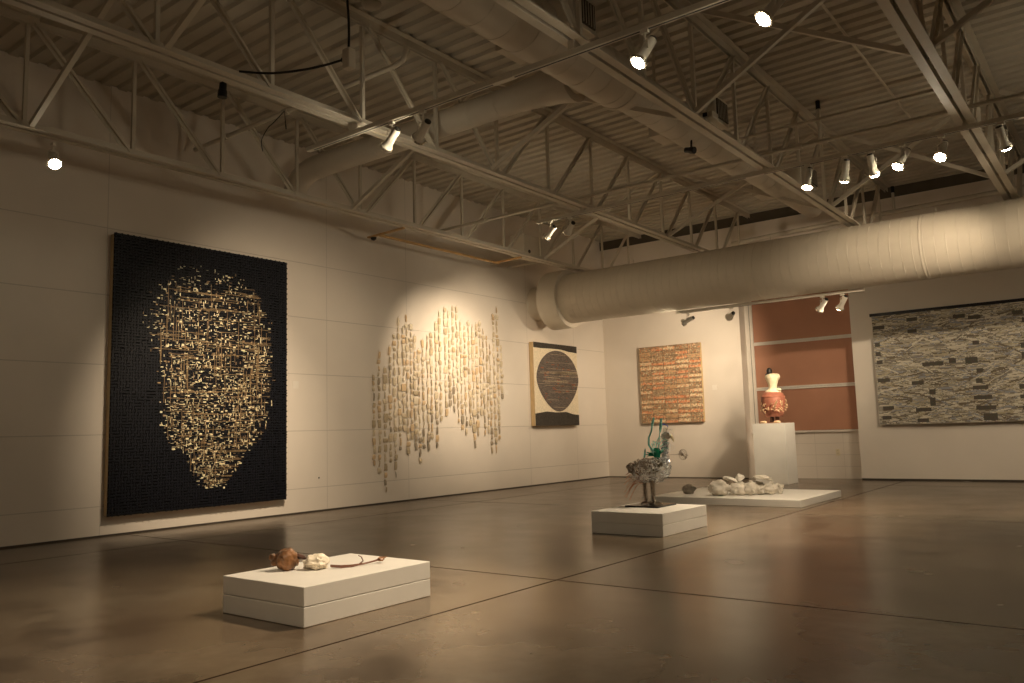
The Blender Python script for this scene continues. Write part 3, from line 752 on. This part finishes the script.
# dark rectangles (u, v, width, height) read off the hanging, in metres from its top left corner
DR = [(.02,.20,.26,.08),(.62,.10,.22,.09),(.62,.32,.2,.09),(1.38,.13,.25,.08),(1.62,.17,.25,.09),(2.3,.16,.2,.07),(.03,.52,.1,.09),(.03,.70,.1,.09),(.04,.86,.12,.08),(.03,1.20,.28,.09),(.62,1.28,.25,.09),(.08,1.72,.25,.08),(.65,1.78,.34,.09),(.06,1.90,.2,.09),(.66,1.97,.25,.08),
      (1.26,.92,.14,.1),(1.52,.92,.25,.14),(1.66,.62,.12,.1),(1.68,1.12,.12,.09),(1.66,1.30,.12,.1),(1.6,1.42,.3,.09),(1.6,1.60,.36,.09),(1.62,1.78,.4,.09),(1.72,1.92,.28,.16),(2.44,.30,.12,.1),(2.45,.55,.12,.12),(2.38,.72,.12,.12),(2.38,.88,.12,.16),(2.42,1.14,.38,.09),(2.3,1.44,.28,.09),(2.3,1.62,.28,.08),(2.32,1.80,.28,.09),(.9,1.45,.12,.12),(.9,1.60,.1,.2),
      (2.95,.3,.3,.1),(3.2,.8,.2,.1),(2.9,1.3,.3,.1),(3.1,1.7,.3,.1),(.82,.95,.45,.08)]
for (u, v, a, b) in DR:
    a *= .74; b *= .66
    for j in range(int(v/2.06*NZg), min(NZg, int((v+b)/2.06*NZg)+1)):
        for i in range(int(u/3.73*NXg), min(NXg, int((u+a)/3.73*NXg)+1)):
            cells[j][i] = tuple(x*rnd.uniform(.8, 1.2) for x in (.085, .075, .06))
m = MB()
for j in range(NZg):
    for i in range(NXg):
        x0 = ra+(rb-ra)*i/NXg; x1 = ra+(rb-ra)*(i+1)/NXg; z1_ = rz1-(rz1-rz0)*j/NZg; z0_ = rz1-(rz1-rz0)*(j+1)/NZg
        wv = lambda xx: .012*sin(xx*3.3)
        m.add([(x0, 16.385+wv(x0), z0_), (x1, 16.385+wv(x1), z0_), (x1, 16.385+wv(x1), z1_), (x0, 16.385+wv(x0), z1_)], [(0,1,2,3)], 0, cells[j][i])
o = m.build('patched_cloth', M['cloth'], t)
sd = o.modifiers.new('thickness', 'SOLIDIFY'); sd.thickness = .02; sd.offset = 0
m = MB(); m.bar((5.99, 16.39, 3.12), (9.8, 16.39, 3.12), .05, .055); m.build('hanging_rod', M['rod'], t)
m = MB()
for xx in (6.15, 7.9, 9.6): m.box((xx, 16.38, 3.12), (xx+.02, 16.5, 3.14))
m.build('wall_bracket', M['rod'], t)

# ------------------------------------------------------------------ plinths
def plinth(x0, y0, x1, y1, hs, label, group='low white plinths'):
    t = thing('white_plinth', ((x0+x1)/2, (y0+y1)/2, 0), label, 'plinth', group)
    z = 0
    for h in hs:
        m = single_box((x0, y0, z+.0015), (x1, y1, z+h-.0015)); m.build('plinth_block', M['white'], t, bevel=.004); z += h
    return t
plinth(5.14, 3.10, 5.96, 4.17, (.118, .117), 'low white two-layer plinth nearest the viewer, carrying the brown gourd')
plinth(5.14, 7.55, 5.99, 8.61, (.117, .117), 'low white two-layer plinth carrying the wire bird')
plinth(4.05, 10.92, 6.27, 12.75, (.10,), 'wide flat white platform carrying the pile of clay forms')
plinth(4.09, 15.00, 4.70, 15.55, (1.13,), 'tall white pedestal carrying the ceramic figure', None)
PT = .2335

# ------------------------------------------------------------------ objects on the near plinth
t = thing('brown_gourd', (5.34, 3.44, PT), 'lumpy shiny brown gourd-like form with an ear on the near plinth', 'sculpture')
def flat(p): return V((p.x, p.y, max(p.z, -.86)))
m = MB(); m.blob((5.345, 3.45, PT+.066), (.072, .072, .076), 4, .20, 4.0, 2, fn=flat); m.build('gourd_body', M['brown'], t, smooth=True)
m = MB(); m.blob((5.272, 3.385, PT+.085), (.024, .022, .026), 3, .3, 4, 3); m.blob((5.282, 3.39, PT+.052), (.022, .020, .024), 3, .3, 4, 6); m.blob((5.30, 3.40, PT+.07), (.02, .02, .036), 3, .2, 4, 9); m.build('gourd_ear', M['brown'], t, smooth=True)
m = MB(); m.tube([(5.38, 3.49, PT+.09), (5.41, 3.53, PT+.075), (5.43, 3.545, PT+.06)], [.02, .013, .003], 8); m.build('dark_spur', M['brown_d'], t, smooth=True)
m = MB(); m.blob((5.495, 3.57, PT+.042), (.082, .06, .052), 4, .34, 4.5, 5, rot=.75, fn=lambda p: V((p.x, p.y, max(p.z, -.8))))
tag(m.build('crumpled_wax', M['wax'], None, smooth=True), 'pale crumpled waxy lump between the brown gourd and the twig', 'sculpture')
t = thing('twig', (5.6, 3.85, PT), 'dark red-brown forked root lying on the near plinth', 'twig')
m = MB()
m.tube([(5.575, 3.62, PT+.020), (5.605, 3.68, PT+.010), (5.635, 3.75, PT+.008), (5.665, 3.83, PT+.010), (5.685, 3.90, PT+.018), (5.695, 3.95, PT+.026)], [.008, .008, .006, .006, .006, .007], 8); m.build('root_stem', M['root'], t, smooth=True)
m = MB(); m.tube([(5.585, 3.62, PT+.015), (5.63, 3.665, PT+.006), (5.665, 3.73, PT+.006), (5.66, 3.80, PT+.008)], [.005, .004, .004, .003], 8); m.build('root_branch', M['root'], t, smooth=True)
m = MB(); m.tube([(5.655, 3.80, PT+.010), (5.665, 3.825, PT+.03), (5.655, 3.82, PT+.055), (5.645, 3.80, PT+.068)], [.005, .005, .004, .003], 8); m.build('root_branch', M['root'], t, smooth=True)
m = MB(); m.blob((5.70, 3.96, PT+.026), (.018, .026, .014), 3, .6, 4, 8); m.tube([(5.70, 3.965, PT+.026), (5.712, 4.0, PT+.040)], [.009, .003], 6); m.build('root_knob', M['brown'], t, smooth=True)

# ------------------------------------------------------------------ wire bird
PB = .234
B0 = V((5.50, 8.26, PB)); BF = V((.79, .61, 0)).normalized(); BS = V((-.61, .79, 0)).normalized()
def bd(s, z, d=0): return B0 + BF*s + BS*d + V((0, 0, z))
t = thing('wire_bird', (5.5, 8.26, PB), 'standing bird sculpture of tangled silver wire with green glass on its back', 'sculpture')
m = MB(); m.box((5.27, 8.05, PB), (5.68, 8.50, PB+.018)); m.build('black_base', M['blackbase'], t, bevel=.003)
rb_ = random.Random(5)
def on_ellipsoid(c, ax, th, ph, k=1.0):
    """point on a body ellipsoid, in bird space (s, z, d)"""
    return bd(c[0]+ax[0]*k*cos(ph)*cos(th), c[1]+ax[1]*k*sin(ph)+.12*ax[0]*k*cos(ph)*cos(th), c[2]+ax[2]*k*cos(ph)*sin(th))
def wire_shell(mb, c, ax, count, r, rs=(.012, .03), tilt=True):
    for _ in range(count):
        th = rb_.uniform(0, 2*pi); ph = math.asin(rb_.uniform(-1, 1)); k = rb_.uniform(.86, 1.03)
        p = on_ellipsoid(c, ax, th, ph, k)
        nrm = (p-bd(c[0], c[1], c[2])).normalized()
        a = nrm.cross(V((rb_.uniform(-1,1), rb_.uniform(-1,1), rb_.uniform(-1,1)))).normalized(); b = (nrm+V((rb_.uniform(-.5,.5),)*3)).cross(a).normalized()
        R1, R2 = rb_.uniform(*rs), rb_.uniform(*rs)
        n_ = 8; turn = rb_.uniform(3, 6.3)
        mb.tube([p+a*cos(turn*q/n_)*R1+b*sin(turn*q/n_)*R2 for q in range(n_+1)], r, 5)
body_c, body_ax = (-.005, .395, 0), (.215, .135, .12)
m = MB(); wire_shell(m, body_c, body_ax, 300, .0030, (.016, .042)); m.build('wire_body', M['wire'], t, smooth=True)
m = MB(); wire_shell(m, (-.06, .435, 0), (.19, .085, .115), 170, .0036, (.014, .034)); m.build('dark_wing_wire', M['wire_d'], t, smooth=True)
m = MB(); wire_shell(m, (.115, .41, 0), (.12, .15, .10), 75, .0032, (.014, .036)); m.build('blue_breast_wire', M['wire_b'], t, smooth=True)
m = MB(); wire_shell(m, (-.22, .445, 0), (.05, .035, .035), 50, .003, (.01, .022)); m.build('tail_wire', M['wire_d'], t, smooth=True)
m = MB()
for k in range(9):
    q = k/8; wire_shell(m, (.185-.015*sin(q*pi), .47+q*.24, 0), (.040-.008*q, .035, .035-.008*q), 13, .0028, (.010, .028))
m.build('wire_neck', M['wire_b'], t, smooth=True)
m = MB(); wire_shell(m, (.195, .775, 0), (.052, .046, .040), 80, .0028, (.010, .022)); m.build('wire_head', M['wire'], t, smooth=True)
m = MB(); m.tube([bd(.215, .80), bd(.245, .775), bd(.268, .74), bd(.275, .705)], [.022, .022, .013, .002], 10); m.build('beak', M['beak'], t, smooth=True)
m = MB()
for k in range(3): m.tube([bd(.165+k*.012, .815), bd(.17+k*.016, .85), bd(.18+k*.02, .87)], .003, 5)
m.build('head_tuft', M['wire_d'], t)
for sd_, off in ((-.065, .045), (.01, -.045)):
    m = MB()
    hip, knee, ank = bd(sd_-.005, .28, off*.8), bd(sd_-.002, .14, off), bd(sd_+.008, .035, off)
    m.tube([hip, knee, ank], [.024, .015, .013], 8)
    for k in range(26):
        q = k/25; c = hip.lerp(knee, q*2) if q < .5 else knee.lerp(ank, q*2-1); rr = .034*(1-q*.45)
        a0 = rb_.uniform(0, 6)
        m.tube([c+V((cos(a0+x)*rr, sin(a0+x)*rr, rb_.uniform(-.006, .006)+x*.003)) for x in (0, 1, 2, 3, 4, 5, 6)], .0025, 5)
    lg = m.build('leg', M['wire_d'], t, smooth=True)
    m = MB()
    for (a, L_) in ((0, .095), (.6, .075), (-.6, .075), (pi, .06)):
        e = ank+BF*cos(a)*L_+BS*sin(a)*L_*.9; e.z = PB+.024
        mid = ank.lerp(e, .5); mid.z = PB+.040
        m.tube([ank, mid, e], [.014, .012, .007], 7)
        for k in range(4):
            c = ank.lerp(e, (k+.7)/4.4); c.z += .006
            m.tube([c+V((cos(x)*.013, sin(x)*.013, .004*sin(2*x))) for x in range(7)], .0025, 5)
    m.build('foot', M['wire_d'], lg, smooth=True)
# trailing red wires
m = MB()
for k in range(13):
    z0 = .33-.006*k; s0 = -.10+rb_.uniform(-.02, .02); e = -.31+rb_.uniform(0, .06); dz_ = .06-.019*k+rb_.uniform(-.01, .01)
    dd = rb_.uniform(-.05, .05)
    m.tube(sm([bd(s0, z0, dd*.4), bd(s0*.6+e*.4, z0+.035+dz_*.35, dd*.6), bd(s0*.3+e*.7, z0+.025+dz_*.7, dd*.8), bd(e, z0+dz_-.02, dd*.8)], 4), .0028, 5)
m.build('red_tail_wires', M['wire_r'], t, smooth=True)
# glass on the back
m = MB()
m.blob(bd(0.080, .585, 0), (.044, .04, .065), 3, .25, 3, 4)
for k in range(14):
    a = rb_.uniform(0, 6.28); rr = rb_.uniform(.05, .11)
    m.tube([bd(0.060, .56, 0), bd(0.060+cos(a)*rr*.6, .56+abs(sin(a))*rr*.5, sin(a)*rr*.4), bd(0.050+cos(a)*rr, .55+abs(sin(a))*rr, sin(a)*rr*.8)], [.009, .008, .003], 7)
m.build('green_glass', M['green'], t, smooth=True)
m = MB()
m.tube([bd(0.040, .60, .01), bd(-0.005, .68, .01), bd(0.000, .76, .01), bd(0.035, .84, .01), bd(0.050, .93, .01), bd(0.068, .985, .01)], [.012, .012, .010, .008, .014, .009], 8)
m.tube([bd(0.090, .60, -.02), bd(0.105, .70, -.02), bd(0.120, .80, -.02), bd(0.135, .88, -.02), bd(0.147, .975, -.02)], [.006, .006, .006, .016, .013], 8)
for k in range(12):
    a = rb_.uniform(0, 6.28); z0 = rb_.uniform(.55, .72)
    m.tube([bd(0.070+cos(a)*.05, z0, sin(a)*.04), bd(0.090+cos(a)*.09, z0+.05, sin(a)*.06), bd(0.120+cos(a)*.10, z0+.03, sin(a)*.05)], .005, 6)
m.tube([bd(-0.060, .54, .02), bd(-0.050, .60, .02), bd(-0.045, .64, .02)], [.012, .010, .004], 7)
for k in range(16):
    a = rb_.uniform(-1.2, 4.3); rr = rb_.uniform(.04, .12)
    m.tube([bd(.07, .57, 0), bd(.07+cos(a)*rr, .60+abs(sin(a))*rr*.9, rb_.uniform(-.05, .05))], [.006, .004], 6)
m.build('teal_glass_tubes', M['teal'], t, smooth=True)
m = MB(); m.tube([bd(0.120, .895, 0), bd(0.150, .905, 0), bd(0.180, .905, 0), bd(0.215, .89, 0), bd(0.220, .875, 0)], .006, 6); m.build('blue_glass_drop', M['blue'], t, smooth=True)
def wire_ball(mb, c, r_, n_):
    for _ in range(n_):
        ax_ = V((rb_.uniform(-1,1), rb_.uniform(-1,1), rb_.uniform(-1,1))).normalized(); a = ax_.orthogonal().normalized(); b = ax_.cross(a)
        mb.tube([c+(a*cos(2*pi*q/20)+b*sin(2*pi*q/20))*r_ for q in range(20)], .0018, 5, closed=True)
m = MB(); wire_ball(m, bd(.375, .56), .058, 7); m.blob(bd(.36, .56), (.016,)*3, 2, .5, 5, 3); m.tube([bd(.14, .56), bd(.25, .563), bd(.36, .56)], .0028, 5); m.build('wire_orb', M['wire_d'], t, smooth=True)
m = MB(); wire_ball(m, bd(.245, .815, .0), .045, 3); wire_ball(m, bd(.235, .64, .0), .05, 2); m.build('wire_hoops', M['wire'], t, smooth=True)

# ------------------------------------------------------------------ clay forms on the platform
PZ = .10
FR = V((.79, .61, 0)); BK = V((-.61, .79, 0))
PB0 = V((5.10, 11.36, PZ))
def pl(s, d, z): return PB0 + FR*s + BK*d + V((0, 0, z))
# each clay form: (label, along, back, height of centre, radii, material, turn, seed, nubs)
CL = [
 ('large pale clay form at the left end of the pile', -.14, .02, .105, (.155, .12, .115), 'clay', .65, 1, [(-.13, 0, .02), (.11, -.03, .03)]),
 ('pale clay form in the front row beside the leftmost one', .125, .00, .085, (.115, .10, .088), 'clay', .65, 2, [(.08, -.02, .06), (-.09, -.02, 0)]),
 ('pale brown clay form at the front centre of the pile', .30, -.03, .095, (.105, .10, .10), 'clay', .65, 3, [(0, -.04, .08)]),
 ('small clay form right of the front centre one', .45, .0, .068, (.075, .075, .072), 'clay', .65, 4, []),
 ('pale ribbed clay form near the right end of the pile', .60, .02, .075, (.115, .09, .078), 'clay', .65, 5, [(.02, -.02, .08), (.1, 0, .05)]),
 ('small knobbly clay tip at the right end of the pile', .755, .05, .05, (.045, .04, .055), 'clay', .65, 6, [(.03, 0, .05), (-.01, -.02, .05)]),
 ('pale clay form behind the middle of the pile', .20, .24, .09, (.12, .10, .095), 'clay', .65, 8, []),
 ('pale clay form at the back right of the pile', .47, .25, .09, (.12, .10, .095), 'clay', .65, 9, []),
]
for lab, s, dd, z, rad, mm, rt, sd_, nubs in CL:
    t = thing('clay_form', pl(s, dd, 0), lab, 'clay sculpture', 'clay forms piled on the platform')
    zm = -z/rad[2]*.985
    m = MB(); m.blob(pl(s, dd, z), rad, 4, .30, 3.4, sd_, rot=rt, fn=lambda p, zm=zm: V((p.x, p.y, max(p.z, zm)))); m.build('clay_body', M[mm], t, smooth=True)
    for q, (a, b, c) in enumerate(nubs):
        p = pl(s+a, dd+b, z+c)
        m = MB(); m.lathe(p, (FR*a*2+V((0,0,.12))-BK*.05), [(0, .030), (.02, .022), (.035, .020), (.036, .011), (.015, .008)], 12); n_ = m.build('hollow_nub', M[mm], t, smooth=True)
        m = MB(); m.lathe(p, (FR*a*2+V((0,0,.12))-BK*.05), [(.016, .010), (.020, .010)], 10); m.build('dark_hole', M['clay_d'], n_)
def shell(lab, s, dd, z, rad, seed, mm, rz, tilt):
    bm = bmesh.new(); bmesh.ops.create_icosphere(bm, subdivisions=4, radius=1)
    for f in [f for f in bm.faces if f.calc_center_median().z < -.12]: bm.faces.remove(f)
    for v in [v for v in bm.verts if not v.link_faces]: bm.verts.remove(v)
    off = V((seed*3.1, seed, 0))
    for v in bm.verts:
        k = 1+.3*noise.noise(v.co*1.6+off); v.co = V((v.co.x*rad[0]*k, v.co.y*rad[1]*k, v.co.z*rad[2]*k))
    bm.transform(Matrix.Rotation(rz, 4, 'Z') @ Matrix.Rotation(tilt, 4, 'Y'))
    me = bpy.data.meshes.new('clay_shell'); bm.to_mesh(me); bm.free(); me.materials.append(M[mm])
    me.polygons.foreach_set('use_smooth', [True]*len(me.polygons))
    o = bpy.data.objects.new('clay_shell', me); COL.objects.link(o); o.location = pl(s, dd, z)
    sf = o.modifiers.new('thickness', 'SOLIDIFY'); sf.thickness = .012
    return tag(o, lab, 'clay sculpture', 'broken clay shells on top of the pile')
shell('bright white clay shell lying on top left of the pile', .06, .12, .205, (.12, .09, .045), 3, 'clay_w', .9, .35)
shell('upright bright white clay shell on top of the pile', .20, .11, .215, (.075, .06, .075), 5, 'clay_w', .6, -.5)
shell('pale hollow clay shell lying on top right of the pile', .53, .13, .215, (.13, .09, .055), 7, 'clay', .7, .12)
m = MB(); m.blob((4.43, 11.43, PZ+.072), (.095, .075, .076), 4, .35, 3, 12, rot=.65, fn=lambda p: V((p.x, p.y, max(p.z, -.93))) * (1 if p.x < .1 or p.x > .35 or p.z < .1 else .82))
tag(m.build('brown_stone', M['stone'], None, smooth=True), 'dark grey-brown split stone alone at the left of the platform', 'sculpture')

# ------------------------------------------------------------------ ceramic figure on the tall pedestal
FZ = 1.1300; FX, FY = 4.42, 15.27
t = thing('ceramic_figure', (FX, FY, FZ), 'ceramic figure with terracotta barrel body, ivory bust and black hat', 'sculpture')
m = MB(); m.lathe((FX, FY, FZ+.12), (0,0,1), [(0, .150), (.015, .168), (.06, .182), (.08, .188), (.20, .218), (.33, .222), (.36, .215), (.365, .222), (.38, .222), (.385, .212), (.43, .19), (.47, .14), (.485, .08)], 40); m.build('barrel_body', M['redclay'], t, smooth=True)
for sx in (-.035, .065):
    m = MB(); m.lathe((FX+sx, FY-.02, FZ+.02), (0,0,1), [(0, .042), (.06, .036), (.115, .042)], 16); lg = m.build('leg', M['brown_d'], t, smooth=True)
    m = MB(); m.blob((FX+sx+(.02 if sx > 0 else -.14), FY-.09, FZ+.022), (.065, .05, .026), 3, .15, 3, 2, fn=lambda p: V((p.x, p.y, max(p.z, -.8)))); m.build('foot', M['tan'], t, smooth=True)
m = MB(); m.lathe((FX+.01, FY, FZ+.58), (0,0,1), [(0, .15), (.02, .145), (.045, .10), (.08, .075), (.14, .082), (.20, .10), (.26, .125), (.31, .13), (.34, .11), (.36, .05)], 28)
m.blob((FX-.085, FY-.02, FZ+.60), (.05, .05, .035), 2, .2, 3, 1); m.blob((FX+.12, FY-.02, FZ+.62), (.055, .05, .04), 2, .2, 3, 6)
m.blob((FX+.10, FY, FZ+.87), (.055, .06, .07), 3, .2, 3, 7); m.blob((FX-.085, FY, FZ+.87), (.045, .05, .05), 3, .2, 3, 9)
m.build('ivory_bust', M['ivory'], t, smooth=True)
m = MB(); m.lathe((FX-.04, FY, FZ+.915), (0,0,1), [(0, .085), (.02, .075), (.035, .05), (.09, .055), (.12, .04), (.135, .02)], 20); m.build('black_hat', M['hat'], t, smooth=True)
m = MB(); rf = random.Random(9)
for k in range(46):
    a = rf.uniform(-2.6, .5); zz = FZ+.12+rf.uniform(.10, .24)+.10*(a > -.6)*rf.random(); rr = .225
    p = V((FX+cos(a)*rr, FY+sin(a)*rr, zz)); q = V((FX+cos(a+rf.uniform(-.35, .35))*(rr+rf.uniform(.0, .045)), FY+sin(a)*(rr+.03), zz+rf.uniform(-.05, .07)))
    m.tube([p, p.lerp(q, .5)+V((0, -.012, .008)), q], [.009, .009, .005], 6)
m.build('twig_belt', M['tan'], t, smooth=True)

# ------------------------------------------------------------------ small wall fittings
t = thing('power_outlet', (5.085, 16.85, .46), 'cream power outlet low on the wall under the terracotta window', 'power outlet')
m = single_box((5.045, 16.850, .455), (5.125, 16.860, .585)); m.build('cover_plate', M['plastic'], t, bevel=.003)
for z in (.485, .54):
    m = MB()
    m.box((5.070, 16.8475, z), (5.100, 16.851, z+.026)); so = m.build('socket', M['plastic'], t, bevel=.002)
    m = MB(); m.box((5.076, 16.8465, z+.010), (5.079, 16.848, z+.02)); m.box((5.090, 16.8465, z+.010), (5.093, 16.848, z+.02)); m.build('socket_slot', M['cable'], so)
tag(single_box((0, 7.56, 1.84), (.004, 7.66, 1.95)).build('wall_label', M['paper']), 'small white card label right of the big black artwork', 'wall label', 'wall labels')
tag(single_box((2.67, 16.496, 1.88), (2.77, 16.5, 1.99)).build('wall_label', M['paper']), 'small white card label right of the orange mosaic panel', 'wall label', 'wall labels')
tag(single_box((0, 12.66, 1.84), (.004, 12.76, 1.93)).build('wall_label', M['paper']), 'small white card label right of the hanging of pale chips', 'wall label', 'wall labels')
m = MB(); m.lathe((0, 8.04, .50), (1,0,0), [(0, .012), (.006, .012), (.008, .004)], 10); tag(m.build('wall_plug', M['cable'], None), 'tiny dark plug low on the left wall', 'wall plug')

# ------------------------------------------------------------------ camera
F = V((-0.6050474513, 0.7883992197, 0.1111046898)); Rr = V((0.7910269499, 0.6111079582, -0.0286954355)); Uu = V((0.0905204191, -0.0705247037, 0.9933943426))
cd = bpy.data.cameras.new('camera'); co = bpy.data.objects.new('camera', cd); COL.objects.link(co)
mtx = Matrix.Identity(4)
for i in range(3):
    mtx[i][0] = Rr[i]; mtx[i][1] = Uu[i]; mtx[i][2] = -F[i]
mtx[0][3], mtx[1][3], mtx[2][3] = 9.927, 0.0, 1.1
co.matrix_world = mtx
cd.sensor_width = 36; cd.lens = 811.556/1024*36; cd.clip_start = .05; cd.clip_end = 100
SC.camera = co

# ------------------------------------------------------------------ world and view
w = bpy.data.worlds.new('world'); SC.world = w; w.use_nodes = True
w.node_tree.nodes['Background'].inputs[0].default_value = (.02, .016, .012, 1); w.node_tree.nodes['Background'].inputs[1].default_value = .1
vs_ = SC.view_settings; vs_.view_transform = 'Standard'; vs_.look = 'None'; vs_.gamma = 1; vs_.use_curve_mapping = False
vs_.exposure = 1.6
cy = SC.cycles; cy.use_denoising = True; cy.max_bounces = 10; cy.diffuse_bounces = 6; cy.glossy_bounces = 4; cy.transmission_bounces = 6; cy.sample_clamp_indirect = 6
